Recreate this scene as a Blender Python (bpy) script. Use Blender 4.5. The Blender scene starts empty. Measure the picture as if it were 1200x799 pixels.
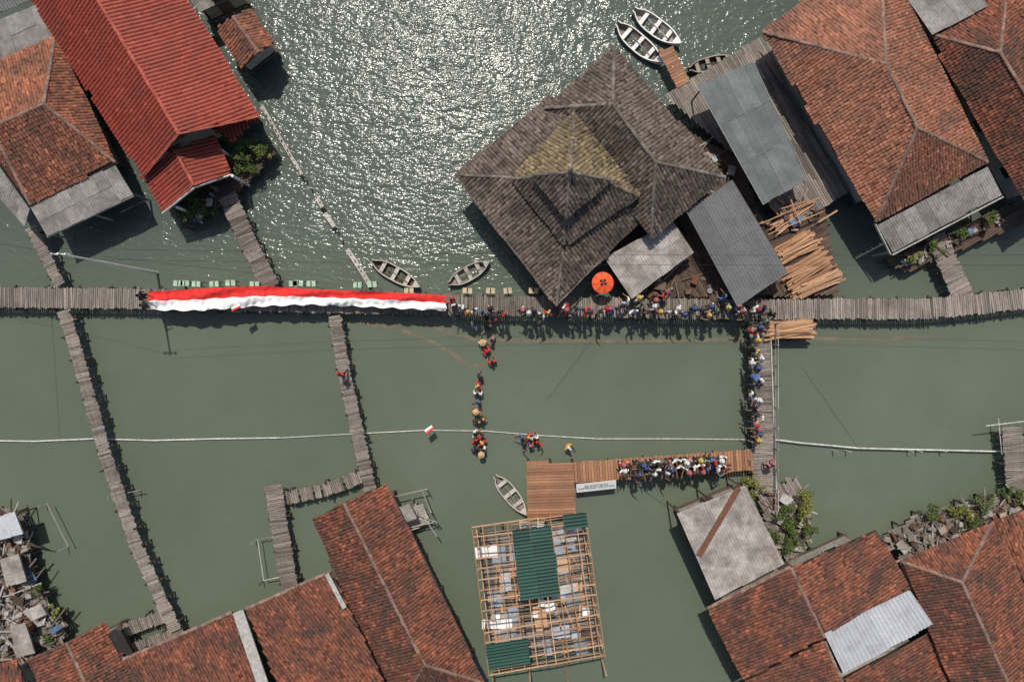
import bpy, math, random
import numpy as np
from mathutils import Vector, Matrix
random.seed(7); rng=np.random.default_rng(7)
R=random.random
def U(a,b): return random.uniform(a,b)
H=50.0; S=16.0
def P(px,py,z=0.0):
    k=(H-z)/H
    return Vector(((px-600)/S*k,(399.5-py)/S*k,z))
scene=bpy.context.scene
COL=scene.collection
# ------------------------------------------------------------------ materials
def newmat(name):
    m=bpy.data.materials.new(name); m.use_nodes=True
    nt=m.node_tree; b=nt.nodes['Principled BSDF']
    return m,nt,b
def N(nt,t,**kw):
    n=nt.nodes.new(t)
    for k,v in kw.items(): setattr(n,k,v)
    return n
def noise(nt,scale,detail=4,rough=.6,vec=None):
    n=N(nt,'ShaderNodeTexNoise'); n.inputs['Scale'].default_value=scale
    n.inputs['Detail'].default_value=detail; n.inputs['Roughness'].default_value=rough
    if vec is None:
        g=N(nt,'ShaderNodeNewGeometry'); vec=g.outputs['Position']
    nt.links.new(vec,n.inputs['Vector']); return n
def mrange(nt,src,a,b,c,d):
    n=N(nt,'ShaderNodeMapRange'); nt.links.new(src,n.inputs[0])
    for i,v in enumerate((a,b,c,d)): n.inputs[i+1].default_value=v
    return n.outputs[0]
def mix(nt,fac,c1,c2,mode='MIX'):
    n=N(nt,'ShaderNodeMixRGB',blend_type=mode)
    for i,x in enumerate((fac,c1,c2)):
        if isinstance(x,bpy.types.NodeSocket): nt.links.new(x,n.inputs[i])
        elif isinstance(x,(int,float)): n.inputs[i].default_value=x
        else: n.inputs[i].default_value=(*x,1)
    return n.outputs[0]
def amat(name,c0,c1,dirt=None,damt=.6,dscale=.5,dlo=.45,dhi=.7,rough=.85,fine=.35,fscale=6,metal=0,spec=.3):
    m,nt,b=newmat(name)
    at=N(nt,'ShaderNodeAttribute',attribute_name='v')
    col=mix(nt,at.outputs['Fac'],c0,c1)
    nf=noise(nt,fscale,5,.65)
    f=mrange(nt,nf.outputs['Fac'],.3,.7,1-fine,1+fine)
    cb=N(nt,'ShaderNodeCombineXYZ')
    for i in range(3): nt.links.new(f,cb.inputs[i])
    col=mix(nt,1.0,col,cb.outputs[0],'MULTIPLY')
    if dirt:
        nd=noise(nt,dscale,6,.65)
        d=mrange(nt,nd.outputs['Fac'],dlo,dhi,0,damt)
        col=mix(nt,d,col,dirt)
    nt.links.new(col,b.inputs['Base Color'])
    b.inputs['Roughness'].default_value=rough; b.inputs['Metallic'].default_value=metal
    b.inputs['Specular IOR Level'].default_value=spec
    return m
M={}
M['tile']=amat('terracotta_tile',(.12,.042,.026),(.40,.155,.085),(.07,.047,.038),.8,.5,.42,.66)
M['tile_old']=amat('old_terracotta_tile',(.085,.031,.021),(.325,.115,.064),(.052,.038,.032),.85,.55,.4,.64)
M['tile_light']=amat('light_terracotta_tile',(.17,.066,.041),(.43,.185,.112),(.095,.064,.05),.75,.45,.42,.68)
M['tile_red']=amat('glazed_red_tile',(.22,.036,.024),(.36,.076,.047),(.14,.042,.031),.6,.35,.45,.7,rough=.6,fine=.15)
M['tile_grey']=amat('weathered_brown_tile',(.05,.040,.032),(.20,.158,.128),(.042,.034,.028),.75,.5,.45,.68)
M['tile_moss']=amat('mossy_tile',(.085,.065,.04),(.30,.235,.135),(.06,.048,.035),.6,.7,.45,.7)
M['ridge']=amat('mortar_ridge',(.14,.085,.065),(.29,.19,.15),(.08,.06,.05),.6,1.0)
M['ridge_grey']=amat('grey_ridge',(.08,.07,.06),(.22,.19,.165),(.05,.045,.04),.6,1.0)
M['ridge_red']=amat('red_ridge',(.26,.06,.04),(.42,.10,.07))
M['under']=amat('roof_batten_underlay',(.03,.018,.014),(.05,.03,.022))
M['wood']=amat('weathered_grey_wood',(.095,.082,.07),(.32,.28,.242),(.09,.072,.058),.65,.6,.45,.7,fine=.3,fscale=9)
M['wood_lt']=amat('bleached_wood',(.18,.165,.145),(.48,.45,.40),(.14,.12,.1),.5,.9,fine=.3,fscale=9)
M['wood_dk']=amat('dark_brown_wood',(.045,.030,.022),(.15,.10,.072),(.04,.03,.025),.5,.8,fine=.3)
M['wood_new']=amat('fresh_timber',(.25,.125,.065),(.50,.30,.17),(.20,.11,.065),.5,.8,fine=.2,fscale=8)
M['wood_pier']=amat('pier_timber',(.20,.095,.052),(.40,.21,.12),(.17,.095,.06),.55,.5,fine=.22,fscale=8)
M['wood_pale']=amat('pale_sawn_timber',(.28,.15,.085),(.55,.35,.215),fine=.2)
M['asb']=amat('asbestos_sheet',(.20,.19,.18),(.33,.315,.295),(.11,.085,.07),.75,.7,.45,.7,fine=.25,fscale=3)
M['asb_w']=amat('pale_asbestos_sheet',(.31,.29,.27),(.44,.415,.385),(.17,.14,.115),.85,.8,.42,.66,fine=.25,fscale=2.5)
M['zinc']=amat('galvanised_sheet',(.38,.40,.43),(.55,.57,.60),(.28,.24,.21),.5,1.0,.5,.7,rough=.5,fine=.1,spec=.5)
M['poly']=amat('polycarbonate_sheet',(.15,.168,.165),(.22,.24,.235),(.10,.105,.10),.7,.6,.4,.7,rough=.45,fine=.15,spec=.5)
M['slate']=amat('grey_metal_sheet',(.12,.125,.128),(.17,.172,.172),(.08,.074,.068),.6,.6,.45,.7,rough=.6,fine=.15)
M['green']=amat('green_metal_sheet',(.010,.045,.034),(.02,.072,.054),(.02,.04,.034),.5,.8,rough=.5,fine=.15)
M['wall']=amat('painted_plank_wall',(.22,.20,.17),(.42,.40,.35),(.14,.12,.1),.6,.7)
M['wall_g']=amat('greenish_plaster_wall',(.22,.28,.24),(.42,.45,.40),(.14,.12,.1),.6,.7)
M['white']=amat('white_paint',(.50,.49,.47),(.74,.73,.70),(.35,.32,.28),.5,.9,.5,.75,fine=.1)
M['dark']=amat('dark_opening',(.015,.015,.016),(.03,.03,.03))
M['rust']=amat('rusty_strip',(.10,.045,.028),(.20,.09,.055))
M['pipe']=amat('pvc_pipe',(.42,.43,.41),(.62,.62,.58),(.3,.3,.26),.6,2)
M['conc']=amat('concrete',(.26,.25,.235),(.42,.41,.385),(.16,.15,.13),.5,1)
M['mint']=amat('mint_paint',(.25,.40,.28),(.40,.55,.40),(.2,.25,.18),.5,2)
M['yellow']=amat('tan_paint',(.33,.27,.17),(.48,.40,.26))
M['red']=amat('red_cloth',(.55,.025,.022),(.68,.035,.03),fine=.1,rough=.8)
M['orange']=amat('orange_fabric',(.70,.09,.03),(.80,.13,.045),fine=.05)
M['cloth_w']=amat('white_cloth',(.72,.72,.71),(.82,.82,.81),fine=.04,rough=.8)
M['tarp']=amat('grey_blue_tarpaulin',(.22,.27,.33),(.45,.48,.52),(.2,.18,.16),.5,1.5)
M['leaf']=amat('leaves',(.022,.040,.012),(.11,.15,.035),fine=.3)
M['leafy']=amat('yellow_leaves',(.045,.06,.014),(.24,.24,.06),fine=.3)
M['bark']=amat('bark',(.05,.035,.025),(.12,.09,.07))
M['blue']=amat('blue_plastic',(.05,.09,.16),(.12,.19,.30))
M['black']=amat('black_paint',(.012,.012,.012),(.03,.03,.03))
M['skin']=amat('skin',(.22,.115,.072),(.29,.155,.098),fine=.05,rough=.6)
M['hair']=amat('hair',(.012,.01,.009),(.02,.017,.015),fine=.1,rough=.6)
M['straw']=amat('straw',(.36,.25,.12),(.52,.38,.2),fine=.2)
def shirtmat():
    m,nt,b=newmat('shirt_fabric'); o=N(nt,'ShaderNodeObjectInfo')
    nt.links.new(o.outputs['Color'],b.inputs['Base Color']); b.inputs['Roughness'].default_value=.9; return m
def rndmat(name,cols):
    m,nt,b=newmat(name); o=N(nt,'ShaderNodeObjectInfo'); r=N(nt,'ShaderNodeValToRGB'); r.color_ramp.interpolation='CONSTANT'
    e=r.color_ramp.elements
    for i,c in enumerate(cols):
        x=e[i] if i<2 else e.new(i/len(cols))
        x.position=i/len(cols); x.color=(*c,1)
    nt.links.new(o.outputs['Random'],r.inputs[0]); nt.links.new(r.outputs[0],b.inputs['Base Color']); b.inputs['Roughness'].default_value=.9; return m
M['shirt']=shirtmat()
M['pants']=rndmat('trouser_fabric',[(.03,.03,.04),(.05,.07,.12),(.14,.12,.09),(.02,.02,.02),(.08,.03,.03)])
M['hat']=rndmat('hat_fabric',[(.45,.02,.02),(.6,.6,.58),(.02,.02,.02),(.05,.08,.2),(.5,.35,.1),(.6,.58,.55),(.35,.12,.12)])
# ------------------------------------------------------------------ mesh builder
class MB:
    def __init__(s): s.v=[];s.f=[];s.a=[];s.m=[]
    def add(s,verts,faces,a=None,m=0):
        o=len(s.v); s.v.extend([tuple(v) for v in verts]); s.f.extend([tuple(i+o for i in f) for f in faces])
        if a is None: a=R()
        s.a.extend([a]*len(faces)); s.m.extend([m]*len(faces))
    def box(s,c,ax,ay,az,a=None,m=0):
        c=Vector(c);vs=[]
        for k in (-1,1):
            for j,i in ((-1,-1),(-1,1),(1,1),(1,-1)): vs.append(c+ax*i+ay*j+az*k)
        s.add(vs,[(3,2,1,0),(4,5,6,7),(0,1,5,4),(1,2,6,5),(2,3,7,6),(3,0,4,7)],a,m)
    def beam(s,p,q,w,h,a=None,m=0):
        p=Vector(p);q=Vector(q);d=(q-p)
        if d.length<1e-5:return
        up=Vector((0,0,1)) 
        if abs(d.normalized().z)>.95: up=Vector((0,1,0))
        sx=d.cross(up).normalized(); sz=sx.cross(d).normalized()
        s.box((p+q)/2,d/2,sx*w/2,sz*h/2,a,m)
    def cyl(s,p,q,r0,r1=None,n=7,a=None,m=0):
        if r1 is None:r1=r0
        p=Vector(p);q=Vector(q);d=(q-p).normalized()
        up=Vector((0,0,1)) if abs(d.z)<.95 else Vector((0,1,0))
        x=d.cross(up).normalized();y=x.cross(d)
        vs=[p+(x*math.cos(t)+y*math.sin(t))*r0 for t in [2*math.pi*i/n for i in range(n)]]
        vs+=[q+(x*math.cos(t)+y*math.sin(t))*r1 for t in [2*math.pi*i/n for i in range(n)]]
        fs=[(i,(i+1)%n,n+(i+1)%n,n+i) for i in range(n)]+[tuple(range(n))[::-1],tuple(range(n,2*n))]
        s.add(vs,fs,a,m)
    def ell(s,c,r,nu=12,nv=8,m=0,a=.5,cut=None):
        vs=[];c=Vector(c)
        for j in range(nv+1):
            th=math.pi*j/nv
            for i in range(nu):
                ph=2*math.pi*i/nu
                vs.append(c+Vector((r[0]*math.sin(th)*math.cos(ph),r[1]*math.sin(th)*math.sin(ph),r[2]*math.cos(th))))
        fs=[]
        for j in range(nv):
            for i in range(nu):
                f=(j*nu+i,(j+1)*nu+i,(j+1)*nu+(i+1)%nu,j*nu+(i+1)%nu)
                if cut:
                    ce=sum((vs[k] for k in f),Vector())/4-c
                    if not cut(ce.x/r[0],ce.y/r[1],ce.z/r[2]): continue
                fs.append(f)
        s.add(vs,fs,a,m)
    def mesh(s,name,mats,org=None,smooth=False):
        me=bpy.data.meshes.new(name)
        v=s.v
        if org is not None: v=[(x-org[0],y-org[1],z-org[2]) for x,y,z in v]
        me.from_pydata(v,[],s.f)
        for m in mats: me.materials.append(M[m] if isinstance(m,str) else m)
        me.polygons.foreach_set('material_index',s.m)
        at=me.attributes.new('v','FLOAT','FACE'); at.data.foreach_set('value',s.a)
        if smooth: me.polygons.foreach_set('use_smooth',[True]*len(s.f))
        me.update(); return me
    def obj(s,name,mats,parent=None,smooth=False):
        if not s.v: return None
        arr=np.array(s.v); c=(arr.min(0)+arr.max(0))/2
        o=bpy.data.objects.new(name,s.mesh(name,mats,c,smooth)); COL.objects.link(o)
        if parent is not None:
            o.parent=parent; o.location=Vector(c)-parent.location
        else: o.location=c
        return o
def grp(name,loc):
    e=bpy.data.objects.new(name,None); e.empty_display_size=.5; e.location=loc; COL.objects.link(e); return e
# ------------------------------------------------------------------ roofs
def plane(pts):
    c=sum(pts,Vector())/len(pts); n=Vector()
    for i in range(len(pts)):
        n+=(pts[i]-c).cross(pts[(i+1)%len(pts)]-c)
    n.normalize()
    if n.z<0:n=-n
    return c,n
def inpoly(x,y,poly):
    r=np.zeros(x.shape,bool); n=len(poly)
    for i in range(n):
        x1,y1=poly[i];x2,y2=poly[(i+1)%n]
        c=((y1>y)!=(y2>y))&(x<(x2-x1)*(y-y1)/((y2-y1) if y2!=y1 else 1e-9)+x1)
        r^=c
    return r
def tileface(pts3,tmb,umb,tw=.22,th=.27,amp=.04,step=.028,jit=.014,rowband=.10,shade=0,sd=.19):
    pts=[P(*p) for p in pts3]; c,n=plane(pts)
    u=Vector((0,0,1)).cross(n)
    if u.length<1e-3:u=Vector((1,0,0))
    u.normalize(); v=n.cross(u).normalized()
    if v.z<0:v=-v;u=-u
    uv=[((p-c).dot(u),(p-c).dot(v)) for p in pts]
    us=[a for a,_ in uv];vs=[b for _,b in uv]
    top=[c+u*a+v*b-n*.03 for a,b in uv]; bot=[p-n*.1 for p in top]; k=len(top)
    fs=[tuple(range(k)),tuple(range(k,2*k))[::-1]]+[(i,k+i,k+(i+1)%k,(i+1)%k) for i in range(k)]
    umb.add(top+bot,fs,.5)
    nc=int((max(us)-min(us))/tw)+2; nr=int((max(vs)-min(vs))/th)+2
    I,J=np.meshgrid(np.arange(nc),np.arange(nr))
    cu=min(us)+(I+.5)*tw; cv=min(vs)+(J+.35)*th
    wob=.035*np.sin(cu*.9+U(0,6))+.02*np.sin(cu*2.3+U(0,6))
    cv=cv+wob; cu=cu+.03*np.sin(cv*.8+U(0,6))
    ok=inpoly(cu,cv,uv); cu=cu[ok];cv=cv[ok];I=I[ok];J=J[ok];cnt=len(cu)
    if cnt==0:return
    ju=rng.normal(0,jit,cnt);jv=rng.normal(0,jit,cnt);jn=np.abs(rng.normal(0,jit*.6,cnt));rot=rng.normal(0,.03,cnt)
    prof=[(-.5,0.0),(-.22,.9),(.12,1.0),(.42,.1)]
    C=np.array(c);uu=np.array(u);vv=np.array(v);nn=np.array(n)
    sag=-.05*(np.sin(cu*.55+U(0,6))*np.sin(cv*.8+U(0,6)))**2
    out=np.zeros((cnt,8,3))
    for k_,(a,hh) in enumerate(prof):
        for e in range(2):
            b=-.5 if e==0 else .55
            du=a*tw-b*th*rot; dv=b*th+a*tw*rot
            hn=hh*amp+(step if e==0 else 0)+jn+sag+.03
            out[:,k_+4*e,:]=C+np.outer(cu+ju+du,uu)+np.outer(cv+jv+dv,vv)+np.outer(hn,nn)
    bigr=rng.random(nr+1)*rowband; bigc=rng.random(nc+1)*rowband
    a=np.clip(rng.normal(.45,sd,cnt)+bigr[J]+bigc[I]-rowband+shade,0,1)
    odd=rng.random(cnt); a=np.where(odd<.025,1.0,a); a=np.where(odd>.97,0.02,a)
    for _ in range(2):
        if cnt>300 and R()<.5:
            k0=random.randrange(cnt); pa=(np.abs(cu-cu[k0])<U(.3,.9))&(np.abs(cv-cv[k0])<U(.3,1.0)); a=np.where(pa,np.clip(a+.28,0,1),a)
    o=len(tmb.v); tmb.v.extend(map(tuple,out.reshape(-1,3).tolist()))
    base=np.arange(cnt)*8+o
    q=np.stack([np.stack([base+k_,base+k_+1,base+k_+5,base+k_+4],1) for k_ in range(3)],1).reshape(-1,4)
    tmb.f.extend(map(tuple,q.tolist())); tmb.a.extend(np.repeat(a,3).tolist()); tmb.m.extend([0]*(cnt*3))
def ridge(mb,p,q,r=.12,dz=.06):
    p=P(*p);q=P(*q);L=(q-p).length;n=max(1,int(L/.36));d=(q-p)/n;dn=d.normalized()
    x=dn.cross(Vector((0,0,1))).normalized();y=x.cross(dn)
    if y.z<0:y=-y
    for i in range(n):
        a=p+d*i+Vector((0,0,dz));b=a+d*1.06;vs=[]
        jx=U(-.02,.02)
        for e,(pt,rr) in enumerate(((a,r*1.05),(b,r*.92))):
            for t in range(6):
                th=math.pi*t/5
                vs.append(pt+x*(math.cos(th)*rr+jx)+y*(math.sin(th)*rr*.75-.03))
        mb.add(vs,[(t,t+1,t+7,t+6) for t in range(5)],U(.1,.9))
def corr(mb,a,b,c,d,pitch=.18,amp=.03,sheet=.9,rows=2,m=0,px=True,ragged=.06):
    if px:a,b,c,d=[P(*p) for p in (a,b,c,d)]
    W=(b-a).length; ns=max(1,round(W/sheet)); per=max(2,int(sheet/pitch))*4
    n=plane([a,b,c,d])[1]
    for s in range(ns):
        for r in range(rows):
            t0=s/ns;t1=(s+1)/ns; r0=r/rows-(0.015 if r else 0); r1=(r+1)/rows
            e0=U(-ragged,ragged) if r==0 else 0; e1=U(-ragged,ragged) if r==rows-1 else 0
            L=(d-a).length; r0+=e0/L; r1+=e1/L
            vs=[]; off=.012*((s+2*r)%3)
            for rr in (r0,r1):
                for k in range(per+1):
                    t=t0+(t1-t0)*k/per
                    pt=(a*(1-t)+b*t)*(1-rr)+(d*(1-t)+c*t)*rr
                    vs.append(pt+n*(amp*math.cos(2*math.pi*k/4)+off+(0.0 if rr==r0 else 0.02)))
            mb.add(vs,[(k,k+1,per+2+k,per+1+k) for k in range(per)],U(.1,.9),m)
    vs=[x-n*.06 for x in (a,b,c,d)]+[x-n*.1 for x in (a,b,c,d)]
    vs=[v+(sum((a,b,c,d),Vector())/4-v)*.03 for v in vs]
    mb.add(vs,[(0,1,2,3),(7,6,5,4),(0,4,5,1),(1,5,6,2),(2,6,7,3),(3,7,4,0)],.1,m)
def walls(g,outl,ze,inset=.9,mat='wall',z0=1.0,top=None):
    pts=[P(x,y,ze) for x,y in outl]; c=sum(pts,Vector())/len(pts)
    ins=[]
    for p in pts:
        d=c-p;d.z=0; ins.append(p+d.normalized()*inset*1.35)
    k=len(ins); top=top or ze-.12
    mb=MB()
    lo=[Vector((p.x,p.y,z0)) for p in ins];hi=[Vector((p.x,p.y,top)) for p in ins]
    mb.add(lo+hi,[tuple(range(k)),tuple(range(k,2*k))]+[(i,(i+1)%k,k+(i+1)%k,k+i) for i in range(k)],.5)
    mb.obj('walls',[mat],g)
    fl=MB(); plat=[p+(p-Vector((c.x,c.y,p.z))).normalized()*.2 for p in lo]
    t=[Vector((p.x,p.y,z0-.01)) for p in plat];b=[Vector((p.x,p.y,z0-.16)) for p in plat]
    fl.add(t+b,[tuple(range(k)),tuple(range(k,2*k))[::-1]]+[(i,k+i,k+(i+1)%k,(i+1)%k) for i in range(k)],.4)
    for i in range(k):
        A=lo[i];B=lo[(i+1)%k];n=max(1,int((B-A).length/2.2))
        for j in range(n):
            q=A+(B-A)*j/n; fl.cyl((q.x,q.y,-1.5),(q.x,q.y,z0-.17),.1,m=0,a=.3)
    fl.obj('platform_and_stilts',['wood_dk'],g)
    w=MB()
    for i in range(k):
        A=lo[i];B=lo[(i+1)%k];L=(B-A).length
        if L<2.5:continue
        d=(B-A)/L; nrm=d.cross(Vector((0,0,1)))
        if ((A+B)/2-Vector((c.x,c.y,z0))).dot(nrm)<0:nrm=-nrm
        nn=max(1,int(L/3.2)); hh=top-z0
        for j in range(nn):
            q=A+d*L*(j+.5)/nn
            if j==nn//2 and i%2==0:
                w.box(q+nrm*.03+Vector((0,0,.95)),d*.45,nrm*.03,Vector((0,0,.9)),.5,1)
                w.box(q+nrm*.035+Vector((0,0,1.95)),d*.55,nrm*.04,Vector((0,0,.05)),.3,1)
            else:
                zc=Vector((0,0,hh*.55))
                w.box(q+nrm*.02+zc,d*.45,nrm*.02,Vector((0,0,.4)),.5,2)
                for sgn in(-1,1):
                    w.box(q+nrm*.03+zc+d*.49*sgn,d*.04,nrm*.04,Vector((0,0,.44)),.8,0)
                    w.box(q+nrm*.03+zc+Vector((0,0,.44*sgn)),d*.44,nrm*.038,Vector((0,0,.04)),.8,0)
    w.obj('windows_and_doors',['conc','wood_dk','dark'],g)
def house(name,faces,caps,outl,ze,mat='tile',cap='ridge',wall='wall',inset=.9,tw=.22,th=.27,shades=None,**kw):
    c=P(*[sum(p[i] for p in outl)/len(outl) for i in (0,1)],0)
    g=grp(name,c); t=MB();u=MB();r=MB()
    for i,f in enumerate(faces): tileface(f,t,u,tw=tw,th=th,shade=(shades[i] if shades else 0),**kw)  # shades: light and shade of each slope put into its tile colour
    for a,b in caps: ridge(r,a,b)
    t.obj('roof_tiles',[mat],g); u.obj('roof_battens',['under'],g); r.obj('ridge_caps',[cap],g)
    if wall: walls(g,outl,ze,inset,wall)
    return g
# ------------------------------------------------------------------ decks
def planks_path(mb,pts,width,z=1.2,pw=.15,gap=.022,jl=.05,posts=True,raised=.25,m=0,pm=1,missing=.0,step=2.2):
    w=[P(x,y,z) for x,y in pts]; L=[0]
    for i in range(1,len(w)): L.append(L[-1]+(w[i]-w[i-1]).length)
    def at(s):
        for i in range(1,len(w)):
            if s<=L[i] or i==len(w)-1:
                d=(w[i]-w[i-1]); return w[i-1]+d*((s-L[i-1])/d.length),d.normalized()
    W=width/S*(H-z)/H
    s=pw/2; run=.5
    while s<L[-1]:
        c,d=at(s); n=Vector((-d.y,d.x,0)); n=(n+d*U(-.03,.03)).normalized()
        if R()<.05: run=U(.3,.7)
        if R()>missing:
            mb.box(c+n*U(-jl,jl)+Vector((0,0,U(-.008,.008))),d*(pw/2*U(.9,1.05)-gap/2),n*(W/2+U(-jl,jl)),Vector((0,0,.02)),min(1,max(0,random.gauss(run,.2))),m)
        s+=pw
    for sg in (-1,1):
        for i in range(1,len(w)):
            d=(w[i]-w[i-1]).normalized();n=Vector((-d.y,d.x,0))*sg*(W/2-.18)
            mb.beam(w[i-1]+n-Vector((0,0,.1)),w[i]+n-Vector((0,0,.1)),.1,.14,.2,pm)
    if posts:
        s=.6
        while s<L[-1]:
            c,d=at(s);n=Vector((-d.y,d.x,0))
            for sg in (-1,1):
                p=c+n*sg*(W/2+.02)+d*U(-.15,.15); tz=z+U(-.1,raised)
                mb.cyl((p.x+U(-.1,.1),p.y+U(-.1,.1),-1.5),(p.x,p.y,tz),.07,.055,6,U(0,.5),pm)
            c2=c-Vector((0,0,.24)); mb.beam(c2-n*(W/2+.2),c2+n*(W/2+.2),.09,.12,.2,pm)
            s+=step*U(.8,1.2)
def planks_poly(mb,poly,dirpx,z=1.2,pw=.18,gap=.02,m=0,maxlen=3.5,pm=1,postgrid=2.4,posts=True,jl=.04):
    w=[P(x,y,z) for x,y in poly]
    d=Vector((dirpx[0],-dirpx[1],0)).normalized();n=Vector((-d.y,d.x,0))
    uv=[(p.dot(d),p.dot(n)) for p in w];k=len(uv)
    lo=min(b for _,b in uv);hi=max(b for _,b in uv); s=lo+pw/2
    def cross_s(s,ia,ib):
        xs=[]
        for i in range(k):
            A,B=uv[i],uv[(i+1)%k]
            if (A[ib]>s)!=(B[ib]>s): xs.append(A[ia]+(s-A[ib])/(B[ib]-A[ib])*(B[ia]-A[ia]))
        xs.sort(); return xs
    while s<hi:
        xs=cross_s(s,0,1)
        for i in range(0,len(xs)-1,2):
            a,b=xs[i]+U(-jl,jl),xs[i+1]+U(-jl,jl)
            while b-a>.05:
                e=min(b,a+maxlen*U(.5,1.0)) 
                if b-e<.4:e=b
                c=d*((a+e)/2)+n*s+Vector((0,0,z+U(-.008,.008)))
                mb.box(c,d*((e-a)/2-.006),n*(pw/2*U(.93,1.0)-gap/2),Vector((0,0,.02)),min(1,max(0,random.gauss(.5,.22))),m)
                a=e
        s+=pw
    if posts:
        a=min(x for x,_ in uv)+.2
        while a<max(x for x,_ in uv):
            xs=cross_s(a,1,0)
            if len(xs)>=2:
                p=d*a+n*xs[0]+Vector((0,0,z-.1));q=d*a+n*xs[-1]+Vector((0,0,z-.1)); mb.beam(p,q,.1,.14,.2,pm)
                nn=max(1,int((q-p).length/postgrid))
                for j in range(nn+1):
                    t=p+(q-p)*j/nn; mb.cyl((t.x,t.y,-1.5),(t.x,t.y,z-.18),.08,m=pm,a=.2,n=6)
            a+=1.6
# ================================================================== WATER
def water():
    m,nt,b=newmat('murky_sea_water'); nt.nodes.remove(b); out=[n for n in nt.nodes if n.type=='OUTPUT_MATERIAL'][0]
    g=N(nt,'ShaderNodeNewGeometry'); pos=g.outputs['Position']
    big=noise(nt,.05,5,.6,pos); med=noise(nt,.28,5,.6,pos)
    f=mrange(nt,big.outputs['Fac'],.35,.65,0,1)
    col=mix(nt,f,(.090,.116,.084),(.118,.143,.104))
    f2=mrange(nt,med.outputs['Fac'],.3,.7,0,.5)
    col=mix(nt,f2,col,(.098,.114,.078))
    sx=N(nt,'ShaderNodeSeparateXYZ'); nt.links.new(pos,sx.inputs[0])
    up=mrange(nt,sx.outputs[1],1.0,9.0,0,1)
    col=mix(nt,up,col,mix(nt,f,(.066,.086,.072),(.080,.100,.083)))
    mp=N(nt,'ShaderNodeMapping'); mp.inputs['Scale'].default_value=(.7,1.3,1); mp.inputs['Rotation'].default_value=(0,0,math.radians(14)); nt.links.new(pos,mp.inputs[0])
    n1=noise(nt,.9,2,.5,mp.outputs[0]); n2=noise(nt,3.0,2,.55,mp.outputs[0])
    ad=N(nt,'ShaderNodeMath',operation='MULTIPLY_ADD'); nt.links.new(n1.outputs['Fac'],ad.inputs[0]); ad.inputs[1].default_value=1.5; nt.links.new(n2.outputs['Fac'],ad.inputs[2])
    patch=mrange(nt,med.outputs['Fac'],.35,.65,.65,1.2)
    st=mrange(nt,sx.outputs[1],1.0,8.0,.14,1.0)
    mu=N(nt,'ShaderNodeMath',operation='MULTIPLY'); nt.links.new(patch,mu.inputs[0]); nt.links.new(st,mu.inputs[1])
    mh=N(nt,'ShaderNodeMath',operation='MULTIPLY'); nt.links.new(mu.outputs[0],mh.inputs[0]); nt.links.new(ad.outputs[0],mh.inputs[1])
    bp=N(nt,'ShaderNodeBump'); bp.inputs['Strength'].default_value=1.0; bp.inputs['Distance'].default_value=.095
    nt.links.new(mh.outputs[0],bp.inputs['Height'])
    bp2=N(nt,'ShaderNodeBump'); bp2.inputs['Strength'].default_value=1.0; bp2.inputs['Distance'].default_value=.035
    nt.links.new(mh.outputs[0],bp2.inputs['Height'])
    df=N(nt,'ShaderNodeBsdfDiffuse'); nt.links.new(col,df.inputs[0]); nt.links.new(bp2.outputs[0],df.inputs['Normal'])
    gl=N(nt,'ShaderNodeBsdfGlossy'); gl.inputs['Roughness'].default_value=.16; nt.links.new(bp.outputs[0],gl.inputs['Normal']); gl.inputs[0].default_value=(1,1,1,1)
    fr=N(nt,'ShaderNodeFresnel'); fr.inputs[0].default_value=1.34; nt.links.new(bp.outputs[0],fr.inputs['Normal'])
    mx=N(nt,'ShaderNodeMixShader'); nt.links.new(fr.outputs[0],mx.inputs[0]); nt.links.new(df.outputs[0],mx.inputs[1]); nt.links.new(gl.outputs[0],mx.inputs[2])
    nt.links.new(mx.outputs[0],out.inputs[0])
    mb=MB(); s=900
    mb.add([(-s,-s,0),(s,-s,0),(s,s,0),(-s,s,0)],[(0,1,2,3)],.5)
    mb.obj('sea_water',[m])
    m,nt,b=newmat('pale_streak_film'); out=[n for n in nt.nodes if n.type=='OUTPUT_MATERIAL'][0]  # partly transparent pale brown film for the streaks on the water
    b.inputs['Base Color'].default_value=(.24,.20,.145,1); b.inputs['Roughness'].default_value=.9
    tr=N(nt,'ShaderNodeBsdfTransparent'); at=N(nt,'ShaderNodeAttribute',attribute_name='v'); nz=noise(nt,.8,5,.6)
    f=mrange(nt,nz.outputs['Fac'],.36,.6,.25,1.0); mm=N(nt,'ShaderNodeMath',operation='MULTIPLY'); nt.links.new(f,mm.inputs[0]); nt.links.new(at.outputs['Fac'],mm.inputs[1])
    ms=N(nt,'ShaderNodeMixShader'); nt.links.new(mm.outputs[0],ms.inputs[0]); nt.links.new(tr.outputs[0],ms.inputs[1]); nt.links.new(b.outputs[0],ms.inputs[2]); nt.links.new(ms.outputs[0],out.inputs[0])
    for pts,wd in (([(385,372),(430,378),(470,386),(510,402),(550,427),(600,432)],.55),([(480,372),(520,388),(560,398),(620,399),(760,400),(900,397),(1030,396),(1140,394)],.55)):  # first arc is silt, second a long pale brown band
        mb=MB(); w=[P(x,y,.006) for x,y in pts]; pr=[]
        for i in range(len(w)-1):
            for k in range(14): pr.append(w[i].lerp(w[i+1],k/14))
        pr.append(w[-1]) 
        for i in range(len(pr)-1):
            d=(pr[i+1]-pr[i]).normalized(); n=Vector((-d.y,d.x,0)) 
            e=min(1,i/12,(len(pr)-2-i)/12)
            for lay in range(7):
                a0=-wd/2+wd*lay/7;a1=a0+wd/7
                mb.add([pr[i]+n*a0,pr[i+1]+n*a0,pr[i+1]+n*a1,pr[i]+n*a1],[(0,1,2,3)],e*(.15,.35,.55,.65,.55,.35,.15)[lay])
        mb.obj('pale_streak',[m])
water()
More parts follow.
